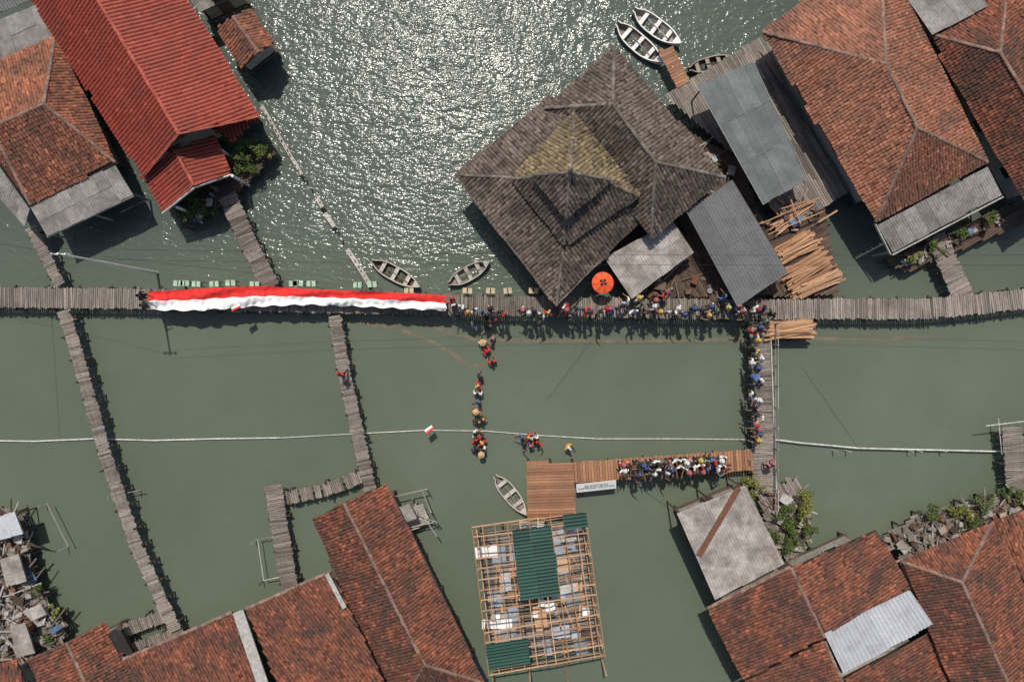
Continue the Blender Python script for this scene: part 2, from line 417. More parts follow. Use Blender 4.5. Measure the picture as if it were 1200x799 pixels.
# ================================================================== WALKWAYS
mb=MB()
planks_path(mb,[(-60,348),(170,350),(400,355),(520,357),(700,360),(880,363),(960,362),(1080,362),(1140,357),(1200,350),(1270,340)],24,raised=.1,step=2.0)
mb.obj('main_boardwalk',['wood','wood_dk'])
def path(name,pts,w,**kw):
    mb=MB(); planks_path(mb,pts,w,**kw); mb.obj(name,['wood','wood_dk'])
path('boardwalk',[(74,364),(96,434),(124,535),(160,640),(205,738)],15,z=1.15,raised=.5,step=1.6)
path('boardwalk',[(392,370),(404,440),(420,512),(435,577)],15,z=1.15,raised=.5,step=1.6)
path('boardwalk',[(266,228),(290,282),(318,337)],21,z=1.15,step=1.6)
path('boardwalk',[(36,266),(70,334)],13,z=1.15,step=1.6)
path('boardwalk',[(891,376),(893,450),(895,578)],26,z=1.15,step=1.6)
path('boardwalk',[(1096,276),(1130,350)],24,z=1.15)
path('jetty',[(320,568),(328,620),(340,690)],20,z=1.0)
path('jetty',[(333,584),(380,574),(424,558)],15,z=1.0,missing=.08,raised=.4)
path('boardwalk',[(1186,500),(1190,560),(1200,600)],24,z=1.15)
path('jetty',[(135,742),(190,722)],15,z=.9)
path('jetty',[(150,760),(215,738)],10,z=.9)
mb=MB()
for k in range(9):
    a=P(906,380+k*24,1.15); b=P(906,380+(k+1)*24,1.15)
    mb.cyl(a,a+Vector((0,0,1.0)),.045,m=0) 
    for h in (.5,.95): mb.cyl(a+Vector((.0,0,h)),b+Vector((0,0,h)),.03,m=0,n=5)
    a=P(877,384+k*22,1.15); mb.cyl(a,a+Vector((0,0,.9)),.045,m=0)
mb.obj('walkway_railing',['wood_lt'])
mb=MB()
planks_poly(mb,[(617,541),(672,541),(675,603),(618,609)],(1,-.03),pw=.2,maxlen=6,m=0)
planks_poly(mb,[(673,541),(883,526),(883,551),(674,566)],(.07,1),pw=.2,maxlen=6,m=0)
for i in range(7):
    y=545+i*9; mb.beam(P(618,y,1.235),P(673,y-1,1.235),.05,.03,.1,0)
mb.obj('timber_pier',['wood_pier','wood_dk'])
mb=MB(); planks_poly(mb,[(778,112),(893,42),(905,60),(1000,222),(935,262),(905,245),(870,190)],(-.5,-.86),z=1.2)
mb.obj('plank_deck',['wood','wood_dk'])
mb=MB(); planks_poly(mb,[(800,150),(868,188),(925,345),(740,350),(715,300)],(.5,.86),z=1.1)
mb.obj('plank_deck',['wood_dk','wood_dk'])
mb=MB(); planks_poly(mb,[(771,60),(788,53),(809,96),(793,103)],(.5,-.25),z=1.25,pw=.22); mb.obj('gangplank',['wood_pier','wood_dk'])
mb=MB(); planks_poly(mb,[(1028,630),(1075,603),(1200,570),(1200,615),(1060,660)],(.95,-.35),z=1.0,jl=.5,pw=.2); mb.obj('plank_deck',['wood','wood_dk'])
mb=MB(); planks_poly(mb,[(885,570),(935,560),(955,625),(925,660),(905,640)],(.5,.86),z=.95,jl=.3); mb.obj('plank_deck',['wood','wood_dk'])
mb=MB(); planks_poly(mb,[(195,232),(262,195),(290,160),(322,180),(300,205),(262,240),(215,268)],(.8,-.5),z=1.0,jl=.2); mb.obj('plank_deck',['wood_dk','wood_dk'])
mb=MB(); planks_poly(mb,[(-30,590),(25,600),(45,690),(80,735),(60,790),(-30,790)],(.4,.9),z=1.0,jl=.4,pw=.2); mb.obj('plank_deck',['wood','wood_dk'])
mb=MB(); planks_poly(mb,[(1040,305),(1180,240),(1205,235),(1200,262),(1060,320)],(.86,-.5),z=.9,jl=.2); mb.obj('plank_deck',['wood_dk','wood_dk'])
# ================================================================== HOUSES
g=house('red_tiled_house',[[(-12,-80,3.6),(66,-80,5.8),(210,157,5.8),(168,208,3.6)],[(66,-80,5.8),(169,-80,3.6),(304,137,3.6),(210,157,5.8)]],
 [((66,-80,5.8),(210,157,5.8))],[(-12,-80),(169,-80),(304,137),(168,208)],3.6,mat='tile_red',cap='ridge_red',tw=.27,th=.33,amp=.07,step=.02,rowband=.1,jit=.004,wall='wall',inset=1.0,shades=(-.15,.1),sd=.08)  # left slope painted darker, sun-facing right slope lighter
t=MB();u=MB();r=MB()
for f in ([(166,204,3.0),(205,176,4.3),(227,217,4.3),(192,247,3.0)],[(205,176,4.3),(250,158,3.0),(269,203,3.0),(227,217,4.3)],[(246,150,3.1),(304,139,3.1),(272,166,2.9)]): tileface(f,t,u,tw=.27,th=.33,amp=.07,step=.02,jit=.004,rowband=.1,sd=.08)
ridge(r,(205,176,4.3),(227,217,4.3)); ridge(r,(168,208,3.62),(210,157,5.82),.07)
ridge(r,(210,157,5.82),(304,137,3.62),.07);ridge(r,(192,247,3.02),(227,217,4.32),.07);ridge(r,(227,217,4.32),(269,203,3.02),.07)
t.obj('porch_roof_tiles',['tile_red'],g);u.obj('porch_battens',['under'],g);r.obj('verge_trim',['ridge_red'],g)
x=MB()
x.beam(P(191,250,2.9),P(228,220,4.15),.06,.2,.8);x.beam(P(228,220,4.15),P(271,205,2.9),.06,.2,.8)
for (px,py) in ((175,210),(195,238),(262,200),(247,168)): 
    p=P(px,py,3.0); x.cyl((p.x*.97,p.y*.97,-1),(p.x*.97,p.y*.97,3.0),.1,a=.8)
x.obj('porch_posts',['white'],g)
g=house('tile_roof_house',[[(-60,100,3.4),(65,42,3.4),(52,122,5.2),(-10,150,5.2)],[(65,42,3.4),(135,190,3.4),(52,122,5.2)],[(-10,150,5.2),(52,122,5.2),(135,190,3.4),(36,240,3.4)],[(-10,150,5.2),(36,240,3.4),(-60,100,3.4)]],
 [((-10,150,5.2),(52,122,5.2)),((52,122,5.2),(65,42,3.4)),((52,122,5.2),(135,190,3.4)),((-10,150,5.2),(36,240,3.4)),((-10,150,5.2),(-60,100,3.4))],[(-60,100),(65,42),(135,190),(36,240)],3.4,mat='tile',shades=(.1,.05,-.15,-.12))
c=MB(); corr(c,(36,243,3.3),(135,193,3.3),(157,229,2.8),(56,277,2.8)); corr(c,(-40,140,3.2),(35,246,3.2),(29,266,2.9),(-60,165,2.9)); corr(c,(-50,45,3.7),(50,3,3.7),(65,42,3.3),(-40,92,3.3)); corr(c,(-60,5,4.0),(20,-25,4.0),(38,0,3.7),(-45,32,3.7),m=1)
c.obj('lean_to_sheets',['asb','slate'],g)
x=MB()
x.beam(P(56,278,2.7),P(157,230,2.7),.06,.16)
for (px,py) in ((56,274),(105,250),(152,226)):
    p=P(px,py,2.7); x.cyl((p.x,p.y,-1),(p.x,p.y,2.7),.07)
x.obj('lean_to_frame',['wood_lt'],g)
house('small_hut',[[(255,32,2.6),(273,20,3.4),(303,62,3.4),(282,80,2.6)],[(273,20,3.4),(292,9,2.6),(321,50,2.6),(303,62,3.4)]],[((273,20,3.4),(303,62,3.4))],[(255,32),(292,9),(321,50),(282,80)],2.6,mat='tile',inset=.35,cap='ridge')
g=grp('shed',P(255,-10,0)); c=MB(); corr(c,(222,-2,2.8),(275,-30,2.8),(285,-8,2.5),(235,15,2.5)); c.obj('roof_sheets',['asb'],g); walls(g,[(222,-2),(275,-30),(285,-8),(235,15)],2.4,.2)
# joglo
jg=grp('joglo_pavilion',P(680,215,0))
t=MB();tm=MB();u=MB();r=MB()
def frust(lo,hi,zl,zh,tt,ut=None,**kw):
    for i in range(4):
        j=(i+1)%4
        tgt=tt
        if ut is not None and i in ut[1]: tgt=ut[0]
        tileface([(*lo[i],zl),(*lo[j],zl),(*hi[j],zh),(*hi[i],zh)] if hi[i]!=hi[j] else [(*lo[i],zl),(*lo[j],zl),(*hi[j],zh)],tgt,u,tw=.25,th=.29,rowband=.2,amp=.05,**kw)
        ridge(r,(*lo[i],zl),(*hi[i],zh),.10)
Sk=[(533,205),(645,112),(766,242),(652,358)]; Si=[(612,209),(672,150),(735,228),(662,272)]
frust(Sk,Si,3.4,4.9,t)
T2=[(600,210),(672,132),(749,230),(661,287)];T2i=[(634,206),(672,172),(708,212),(663,244)]
frust(T2,T2i,5.0,6.5,t,(tm,(0,1)))
T3=[(624,206),(671,163),(716,211),(663,256)];ap=(668,202)
frust(T3,[ap]*4,6.7,8.4,t,(tm,(0,1)))
Hp=[(638,127),(720,55),(850,208),(763,279)];r1=(718,122);r2=(768,190)
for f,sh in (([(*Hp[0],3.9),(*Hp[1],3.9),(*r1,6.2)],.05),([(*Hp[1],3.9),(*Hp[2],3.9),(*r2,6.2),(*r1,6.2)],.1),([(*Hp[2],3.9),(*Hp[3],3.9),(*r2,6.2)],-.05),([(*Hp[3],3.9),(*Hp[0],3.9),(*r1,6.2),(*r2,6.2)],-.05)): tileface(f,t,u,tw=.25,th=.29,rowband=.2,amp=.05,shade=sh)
for a,b in ((Hp[0],r1),(Hp[1],r1),(Hp[2],r2),(Hp[3],r2)): ridge(r,(*a,3.9),(*b,6.2),.12)
ridge(r,(*r1,6.2),(*r2,6.2),.13)
for i in range(4): ridge(r,(*Sk[i],3.42),(*Sk[(i+1)%4],3.42),.05)
t.obj('roof_tiles',['tile_grey'],jg);tm.obj('mossy_roof_tiles',['tile_moss'],jg);u.obj('roof_battens',['under'],jg);r.obj('ridge_caps',['ridge_grey'],jg)
x=MB();p=P(668,202,8.4);x.cyl(p,p+Vector((0,0,.35)),.16,.1,8);x.ell(p+Vector((0,0,.5)),(.17,.17,.2));x.cyl(p+Vector((0,0,.65)),p+Vector((0,0,1.1)),.06,.01,6);x.obj('finial',['ridge_grey'],jg)
walls(jg,Sk,3.4,1.4,'wall_g')
jh=grp('pavilion_wing',P(745,165,0)); walls(jh,Hp,3.8,1.3,'wall_g')
def shed(name,q,mat,zt,zb,rows=3,pitch=.18,sheet=.9,amp=.03,fr='wood_dk',battens=None):
    g=grp(name,P(sum(a for a,_ in q)/4,sum(b for _,b in q)/4,0)); c=MB()
    z=[zt,zt,zb,zb]; pts=[(*q[i],z[i]) for i in range(4)]
    corr(c,*pts,rows=rows,pitch=pitch,sheet=sheet,amp=amp); c.obj('roof_sheets',[mat],g)
    x=MB(); w=[P(*p) for p in pts]; w0=[Vector(p) for p in w]; ce=sum(w,Vector())/4; w=[p+(ce-p)*.06-Vector((0,0,.16)) for p in w]
    for i in range(4): x.beam(w[i],w[(i+1)%4],.08,.12,.3)
    for i in range(4):
        for t_ in (0,.5):
            p=w[i].lerp(w[(i+1)%4],t_); x.cyl((p.x,p.y,-1.4),p,.06,n=6)
    x.obj('frame',[fr],g)
    if battens:
        x=MB(); up=Vector((0,0,.055))
        for i in range(battens+1):
            t_=i/battens; x.beam(w0[0].lerp(w0[1],t_)+up,w0[3].lerp(w0[2],t_)+up,.035,.02,.3)
        x.obj('cover_strips',['conc'],g)
    return g
shed('polycarbonate_canopy',[(817,102),(882,72),(946,210),(894,240)],'poly',3.6,3.3,rows=3,pitch=.1,sheet=.65,amp=.02,battens=2)
shed('metal_sheet_shed',[(803,246),(858,211),(923,320),(864,360)],'slate',3.5,3.1,rows=2,sheet=1.2)
shed('rusty_sheet_shed',[(708,302),(788,259),(813,296),(740,350)],'asb_w',2.9,2.6,rows=2,sheet=.9)
g=house('hip_roof_house',[[(893,38,3.6),(1030,-65,3.6),(1038,75,6.4)],[(893,38,3.6),(1038,75,6.4),(1075,150,6.4),(1026,260,3.6)],[(1030,-65,3.6),(1157,190,3.6),(1075,150,6.4),(1038,75,6.4)],[(1026,260,3.6),(1157,190,3.6),(1075,150,6.4)]],
 [((893,38,3.6),(1038,75,6.4)),((1030,-65,3.6),(1038,75,6.4)),((1038,75,6.4),(1075,150,6.4)),((1075,150,6.4),(1026,260,3.6)),((1075,150,6.4),(1157,190,3.6))],[(893,38),(1030,-65),(1157,190),(1026,260)],3.6,mat='tile_light',wall='wall',inset=1.35,shades=(.1,0,-.05,-.18))  # sunlit upper slope painted lighter, bottom slope painted as shaded
c=MB(); corr(c,(1028,264,3.5),(1157,196,3.5),(1173,228,3.0),(1046,296,3.0),rows=1); c.obj('verandah_sheets',['asb'],g)
x=MB(); x.beam(P(1045,299,2.9),P(1175,231,2.9),.08,.2,.7); x.beam(P(1025,262,3.4),P(1043,298,2.95),.08,.2,.7)
for k in range(5):
    p=P(1047+k*30,294-k*15.6,2.8); x.cyl((p.x,p.y,-1),(p.x,p.y,2.85),.07)
x.obj('verandah_frame',['conc'],g)
house('tile_roof_house',[[(1088,40,3.4),(1180,-15,3.4),(1172,62,5.4)],[(1088,40,3.4),(1172,62,5.4),(1240,175,5.4),(1212,255,3.4)],[(1180,-15,3.4),(1330,170,3.4),(1240,175,5.4),(1172,62,5.4)],[(1212,255,3.4),(1240,175,5.4),(1330,170,3.4)]],
 [((1088,40,3.4),(1172,62,5.4)),((1180,-15,3.4),(1172,62,5.4)),((1172,62,5.4),(1240,175,5.4)),((1240,175,5.4),(1212,255,3.4))],[(1088,40),(1180,-15),(1330,170),(1212,255)],3.4,mat='tile_old',inset=1.3)
shed('grey_sheet_shed',[(1058,-8),(1112,-45),(1158,8),(1092,42)],'asb',3.6,3.9,rows=2)
house('tile_roof_house',[[(1100,-40,3.4),(1170,-90,4.6),(1260,30,4.6),(1160,10,3.4)],[(1170,-90,4.6),(1260,-140,3.4),(1340,0,3.4),(1260,30,4.6)]],[((1170,-90,4.6),(1260,30,4.6))],[(1100,-40),(1260,-140),(1340,0),(1170,10)],3.4,mat='tile')
# bottom
house('tile_roof_house',[[(368,608,3.4),(403,589,5.1),(497,778,5.1),(462,838,3.4)],[(403,589,5.1),(452,567,3.4),(567,800,3.4),(497,778,5.1)],[(497,778,5.1),(567,800,3.4),(462,838,3.4)]],
 [((403,589,5.1),(497,778,5.1)),((497,778,5.1),(567,800,3.4)),((497,778,5.1),(462,838,3.4))],[(368,608),(452,567),(567,800),(462,838)],3.4,mat='tile_old',shades=(-.15,.04,-.1))  # slope away from the sun darkened in the tile colour
house('tile_roof_house',[[(288,713,3.4),(388,669,3.6),(470,840,4.6),(360,885,4.4)]],[((288,713,3.42),(388,669,3.62))],[(288,713),(388,669),(470,840),(360,885)],3.4,mat='tile_old')
house('tile_roof_house',[[(145,772,3.3),(272,717,3.5),(330,850,4.5),(205,900,4.4)]],[((145,772,3.32),(272,717,3.52))],[(145,772),(272,717),(330,850),(205,900)],3.3,mat='tile_old')
house('tile_roof_house',[[(33,772,3.3),(78,752,4.3),(125,850,4.3),(80,870,3.3)],[(78,752,4.3),(122,729,3.3),(172,825,3.3),(125,850,4.3)]],[((78,752,4.3),(125,850,4.3))],[(33,772),(122,729),(172,825),(80,870)],3.3,mat='tile_old')
house('tile_roof_house',[[(-60,795,3.2),(18,772,3.2),(50,850,4.2),(-40,870,4.2)]],[],[(-60,795),(18,772),(50,850),(-40,870)],3.2,mat='tile_old')
mb=MB(); a,b=P(279,716,3.7),P(325,850,4.8); mb.beam(a,b,.75,.1,.6); mb.beam(P(383,672,3.9),P(404,712,4.1),.3,.1,.6); mb.obj('concrete_gutter',['conc'])
g=shed('pale_sheet_shed',[(793,601),(873,568),(919,660),(838,703)],'asb_w',3.9,3.4,rows=3,sheet=.95)
walls(g,[(793,601),(873,568),(919,660),(838,703)],3.2,.5)
x=MB(); x.beam(P(866,571,4.0),P(819,651,3.75),.38,.05); x.obj('rust_flashing',['rust'],g)
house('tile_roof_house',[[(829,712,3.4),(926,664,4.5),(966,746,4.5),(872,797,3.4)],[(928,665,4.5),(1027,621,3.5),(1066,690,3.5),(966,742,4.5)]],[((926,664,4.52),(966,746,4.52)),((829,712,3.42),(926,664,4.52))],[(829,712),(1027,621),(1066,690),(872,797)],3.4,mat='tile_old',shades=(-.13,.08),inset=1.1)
g=shed('zinc_sheet_shed',[(965,740),(1066,691),(1093,731),(988,788)],'zinc',4.2,3.7,rows=1,sheet=1.0,pitch=.25); walls(g,[(965,740),(1066,691),(1093,731),(988,788)],3.5,.2,'white')
house('tile_roof_house',[[(870,800,3.0),(966,750,3.9),(1005,840,3.9),(905,885,3.0)],[(988,795,3.5),(1092,740,2.9),(1140,830,2.9),(1030,875,3.5)]],[((966,750,3.9),(1005,840,3.9))],[(870,800),(1092,745),(1140,830),(905,885)],3.0,mat='tile_old',shades=(-.05,-.1))
house('hip_roof_house',[[(1055,657,3.4),(1162,613,3.4),(1127,682,4.9)],[(1055,657,3.4),(1127,682,4.9),(1195,830,4.9),(1140,855,3.4)],[(1162,613,3.4),(1250,795,3.4),(1195,830,4.9),(1127,682,4.9)]],
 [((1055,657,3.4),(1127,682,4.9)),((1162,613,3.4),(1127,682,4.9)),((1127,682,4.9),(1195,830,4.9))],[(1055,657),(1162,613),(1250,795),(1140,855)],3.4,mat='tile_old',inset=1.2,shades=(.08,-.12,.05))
house('tile_roof_house',[[(1160,612,3.0),(1215,592,3.0),(1300,740,3.8),(1222,725,3.6)]],[],[(1160,612),(1215,592),(1300,740),(1222,725)],3.0,mat='tile')
# construction house
g=grp('house_under_construction',P(630,695,0))
cr=[(553,617),(686,600),(709,767),(573,790)]
mb=MB(); planks_poly(mb,[(560,622),(682,607),(700,757),(578,778)],(1,-.12),z=1.2,pw=.25,gap=.06); mb.obj('floor',['wood','wood_dk'],g)
fm=MB(); zt=3.3; zr=4.1
def lerp2(a,b,t):return (a[0]+(b[0]-a[0])*t,a[1]+(b[1]-a[1])*t)
def Q(s,t,z):
    a=lerp2(cr[0],cr[1],s);b=lerp2(cr[3],cr[2],s);c_=lerp2(a,b,t); return P(c_[0],c_[1],z)
def zz(s): return zt+(zr-zt)*(1-abs(s-.5)*2)
nr_=14
for i in range(nr_+1):
    t_=i/nr_
    for s0,s1 in ((0,.5),(.5,1)): fm.beam(Q(s0,t_+U(-.004,.004),zz(s0)),Q(s1,t_+U(-.004,.004),zz(s1)),.06,.1)
for s_ in (0,.09,.2,.31,.42,.5,.58,.69,.8,.91,1):
    fm.beam(Q(s_,-.01,zz(s_)+.09),Q(s_,1.01,zz(s_)+.09),.055,.06)
for s_ in (0.04,.35,.65,.96):
    for t_ in (.02,.2,.4,.6,.8,.98):
        p=Q(s_,t_,0); fm.beam((p.x,p.y,-1.4),(p.x,p.y,zz(s_)-.06),.1,.1)
for h in (1.5,2.1,2.8):
    for (a,b) in (((.04,.02),(.96,.02)),((.96,.02),(.96,.98)),((.96,.98),(.04,.98)),((.04,.98),(.04,.02))):
        fm.beam(Q(*a,h),Q(*b,h),.06,.08)
for i in range(20):
    s_=.06+.85*R(); fm.beam(Q(s_,U(.05,.95),1.28),Q(min(.92,max(.08,s_+U(-.3,.3))),U(.05,.95),1.3),.12,.05)
fm.obj('timber_frame',['wood_pale'],g)
gs=MB()
def sheetQ(s0,s1,t0,t1,mbx,rows=1): 
    e=.17
    corr(mbx,Q(s0,t0,zz(s0)+e),Q(s0,t1,zz(s0)+e),Q(s1,t1,zz(s1)+e),Q(s1,t0,zz(s1)+e),px=False,pitch=.22,sheet=.9,rows=rows)
sheetQ(.34,.505,.06,.54,gs);sheetQ(.505,.69,.06,.54,gs)
sheetQ(0.0,.36,.8,.97,gs); sheetQ(.8,1.0,.0,.10,gs)
gs.obj('green_roof_sheets',['green'],g)
fl=MB()
for i in range(34):
    s_=U(.08,.88);t_=U(.05,.92)
    if i<16: s_=U(.7,.88) if R()<.6 else U(.08,.3)
    a=Q(s_,t_,1.27+i*.006); ang=.12+U(-.15,.15)+(1.57 if R()<.5 else 0)
    d=Vector((math.cos(ang),math.sin(ang),0));n=Vector((-d.y,d.x,0))
    fl.box(a,d*U(.4,1.1),n*U(.25,.5),Vector((0,0,.012)),m=random.choice([0,5,5,1,2,3,5]))
for i in range(30):
    s_=U(.08,.9);t_=U(.05,.95);a=Q(s_,t_,1.6); fl.box(a,Vector((U(.1,.3),0,0)),Vector((0,U(.1,.3),0)),Vector((0,0,U(.08,.25))),m=random.choice([0,1,3,4,5]))
fl.obj('building_materials',['cloth_w','wood_pale','poly','conc','wood_dk','tarp'],g)
# privy
g=grp('water_privy',P(475,603,0)); x=MB(); corr(x,(456,598,2.6),(480,590,2.6),(489,607,2.5),(466,616,2.5),rows=1); x.obj('roof_sheets',['asb_w'],g)
x=MB()
for (a,b) in ((458,600),(479,593),(486,606),(467,613)): p=P(a,b,2.4); x.cyl((p.x,p.y,-1.3),p,.06)
for a,b in (((448,585),(500,573)),((486,590),(512,628)),((495,575),(505,600)),((470,620),(508,612)),((480,600),(512,612))): x.cyl(P(*a,1.4),P(*b,1.4),.04); x.cyl(P(*b,-1),P(*b,1.9),.04)
planks_poly(x,[(458,600),(495,590),(505,612),(470,625)],(1,-.3),z=1.1,m=0,pm=0)
x.obj('frame',['wood_lt'],g)
# ================================================================== fence, pipe, wires, pole
mb=MB()
def fen(pts,step=6,w=.16,z=.55):
    for (a,b) in zip(pts[:-1],pts[1:]):
        mb.beam(P(*a,z),P(*b,z),w,.12,U(.6,1)); L=math.dist(a,b);n=max(1,int(L/step))
        for i in range(n+1):
            c_=lerp2(a,b,i/n);q=P(*c_,z); mb.cyl((q.x,q.y,-1),(q.x+U(-.05,.05),q.y,z+U(.1,.35)),.05,n=5)
fen([(307,124),(330,165),(354,205)],w=.24);fen([(371,231),(378,243)],w=.3);fen([(381,250),(392,266)],w=.3);fen([(407,292),(420,312),(433,333)],w=.34)
for q in ((360,212),(366,222),(397,272),(402,282)):
    p=P(*q,0); mb.cyl((p.x,p.y,-1),(p.x,p.y,.5),.06)
mb.obj('bamboo_breakwater_fence',['wood_lt'])
mb=MB()
def pipe(pts,z=.12,r=.045):
    for a,b in zip(pts[:-1],pts[1:]): mb.cyl(P(*a,z),P(*b,z),r,n=6,a=U(.3,1))
pipe([(-40,516),(40,517),(110,514),(180,516),(255,514),(328,513)],r=.055);pipe([(328,513),(420,508),(500,504),(570,505),(630,510),(700,514),(790,514),(876,515)],.1,.035)
pipe([(908,515),(940,519),(975,522),(1005,525),(1045,526),(1090,527),(1175,529)],.35,.055)
for px in (975,990,1062,1072,1100): q=P(px,527,0); mb.cyl((q.x,q.y,-1),(q.x,q.y,.9),.04,n=5)
pipe([(1155,499),(1205,493)],1.6,.04); pipe([(1170,490),(1174,532)],1.0,.03)
pipe([(903,385),(910,575)],1.3,.04)
mb.obj('water_pipe',['pipe'])
mb=MB(); b=P(176,318,1.0); t_=P(38,294,12.2)
base=Vector((b.x,b.y,-1.2)); top=Vector((b.x,b.y,11.0))
mb.cyl(base,top,.10,.06,10,.9); mb.beam(top+Vector((-.5,0,-.3)),top+Vector((.5,0,-.3)),.07,.07,.3) 
for k in (-.4,0,.4): mb.cyl(top+Vector((k,0,-.25)),top+Vector((k,0,-.05)),.05,n=6)
mb.obj('utility_pole',['white'])
tp=top
mb=MB()
def wire(a,b,sag,r=.012,n=24):
    prev=None
    for i in range(n+1):
        t=i/n;p=a.lerp(b,t)-Vector((0,0,sag*4*t*(1-t)))
        if prev is not None: mb.cyl(prev,p,r,n=4,a=.5)
        prev=p
e=Vector((48,tp.y-.2,10.5))
for k in (-.3,.3): wire(tp+Vector((0,k,-.1)),e+Vector((0,k,0)),2.0,.009)
wire(tp,Vector((-60,tp.y+6,10)),1.0,.009)
mb.obj('overhead_cables',['black'])
mb=MB(); mb.cyl((48,tp.y-.2,-1),(48,tp.y-.2,10.7),.12,.08,10); mb.beam((48,tp.y-1,10.5),(48,tp.y+.6,10.5),.09,.09); mb.obj('utility_pole',['conc'])
mb=MB()
for a,b in (((735,560),(790,600)),((640,470),(700,390)),((60,370),(70,520)),((940,430),(1010,530)),((120,300),(300,320))):
    mb.cyl(P(*a,.08),P(*b,.08),.007,n=4,a=.5)
mb.obj('mooring_rope',['wood_dk'])
mb=MB()
for a,b in (((302,632),(309,680)),((300,632),(322,628)),((309,680),(345,672)),((135,580),(165,574)),((55,590),(80,640))):
    mb.cyl(P(*a,.8),P(*b,.8),.035,n=5)
    for q in (a,b): p=P(*q,0); mb.cyl((p.x,p.y,-1),(p.x,p.y,.95),.035,n=5)
mb.obj('bamboo_pole_frame',['wood_lt'])
# ================================================================== FLAG
def flag():
    mb=MB(); nx=260; ny=14
    xs=np.linspace(173,523,nx+1)
    top=np.interp(xs,[173,190,250,310,370,420,470,523],[342,341,337,335,339,341,343,346])
    bot=np.interp(xs,[173,230,300,360,420,523],[363,364,359,357,359,364])
    vs=[]
    for i in range(nx+1):
        for j in range(ny+1):
            t=j/ny; y=top[i]+(bot[i]-top[i])*t
            zz_=2.05+.15*math.sin(xs[i]*.11+2.2*t)*math.sin(math.pi*t)+.09*math.sin(xs[i]*.33-3*t+1.7)+.05*math.sin(xs[i]*.71+6*t)*t+.10*math.sin(xs[i]*.05+9*t)
            p=P(xs[i]+.8*math.sin(y*.9+xs[i]*.2),y+.7*math.sin(xs[i]*.27)*(.3+t),zz_); vs.append(p)
    F0=[];F1=[]
    for i in range(nx):
        for j in range(ny):
            f=(i*(ny+1)+j,i*(ny+1)+j+1,(i+1)*(ny+1)+j+1,(i+1)*(ny+1)+j)
            (F0 if j<ny/2 else F1).append(f)
    mb.add(vs,F0,.5,0); mb.f.extend(F1); mb.a.extend([.5]*len(F1)); mb.m.extend([1]*len(F1))
    mb.obj('giant_red_white_flag',['red','cloth_w'],smooth=True)
flag()
def smallflag(px,py,z,ang=0,s=.5):
    mb=MB(); b=P(px,py,z); mb.cyl(b,b+Vector((0,0,1.7)),.015,n=5,m=2)
    d=Vector((math.cos(ang),math.sin(ang),-.25))*s; w=Vector((-d.y,d.x,-.8*s)).normalized()*s
    o=b+Vector((0,0,1.65))
    for k in range(2):
        q=[o+w*.33*k,o+w*.33*k+d,o+w*.33*(k+1)+d,o+w*.33*(k+1)]
        mb.add(q,[(0,1,2,3)],.5,k)
    mb.obj('hand_flag',['red','cloth_w','wood_lt'])
for q in ((503,505,.0,.6,.6),(730,545,1.2,2.0,.6),(283,366,1.2,.5,.6),(660,364,1.2,1.,.5)): smallflag(*q)
# ================================================================== boxes, umbrella, banner
def sbox(px,py,mat):
    mb=MB(); w=U(.28,.36); c=P(px,py,1.3); X=Vector((w,0,0));Y=Vector((0,.2,0)); e=U(-.08,.08); X.rotate(Matrix.Rotation(e,3,'Z'));Y.rotate(Matrix.Rotation(e,3,'Z'))
    mb.box(c+Vector((0,0,.08)),X*.92,Y*.92,Vector((0,0,.2)),.3); mb.box(c+Vector((0,0,.30)),X,Y,Vector((0,0,.018)),.7); mb.box(c+Vector((0,0,.325)),X*.12,Y*.9,Vector((0,0,.006)),.1,1)
    for sx_ in(-.8,.8):
        for sy_ in (-.8,.8): mb.beam(c+X*sx_+Y*sy_-Vector((0,0,.12)),c+X*sx_+Y*sy_-Vector((0,0,.6)),.05,.05,.2,1)
    mb.obj('storage_box',[mat,'wood_dk'])
for px in (211,219,232,253,272,300,345,351,366,420,437): sbox(px,331+px*.006+U(-1,1),'mint')
for px in (480,548,575,595,625): sbox(px,341,'yellow')
mb=MB(); c=P(707,331,2.9); n=16
mb.cyl((c.x,c.y,1.2),(c.x,c.y,2.95),.03,m=1)
ring=[c+Vector((.76*math.cos(2*math.pi*i/n),.76*math.sin(2*math.pi*i/n),-.26-(.03 if i%2 else 0))) for i in range(n)]
r2_=[c+Vector((.27*math.cos(2*math.pi*i/n),.27*math.sin(2*math.pi*i/n),.0)) for i in range(n)]
for i in range(n):
    j=(i+1)%n; mb.add([ring[i],ring[j],r2_[j],r2_[i]],[(0,1,2,3)],i%2*.8,0); mb.add([r2_[i],r2_[j],c+Vector((0,0,.05))],[(0,1,2)],.3,1 if i%4 else 0)
    if i%2==0: mb.cyl(ring[i]-Vector((0,0,.02)),c,.012,n=4,m=1)
mb.obj('orange_umbrella',['orange','black'])
g=grp('protest_banner',P(699,570,1.3)); mb=MB(); q=[P(675,567,1.75),P(722,562,1.75),P(722,572,1.25),P(676,577,1.25)]
mb.add(q,[(0,1,2,3)],1.0); mb.obj('cloth',['cloth_w'],g)
tc=bpy.data.curves.new('t','FONT'); tc.body='SELAMATKAN\nKAMPUNG NELAYAN'; tc.size=.27; tc.align_x='CENTER'; tc.align_y='CENTER'; tc.space_line=.8
to=bpy.data.objects.new('lettering',tc); COL.objects.link(to); to.parent=g
cc=sum(q,Vector())/4; xx=(q[1]-q[0]).normalized(); zzn=xx.cross(q[0]-q[3]).normalized(); zzn=zzn if zzn.z>0 else -zzn; yy=zzn.cross(xx)
to.matrix_local=Matrix.Translation(cc+zzn*.02-g.location)@Matrix((xx,yy,zzn)).transposed().to_4x4(); tc.materials.append(M['black'])
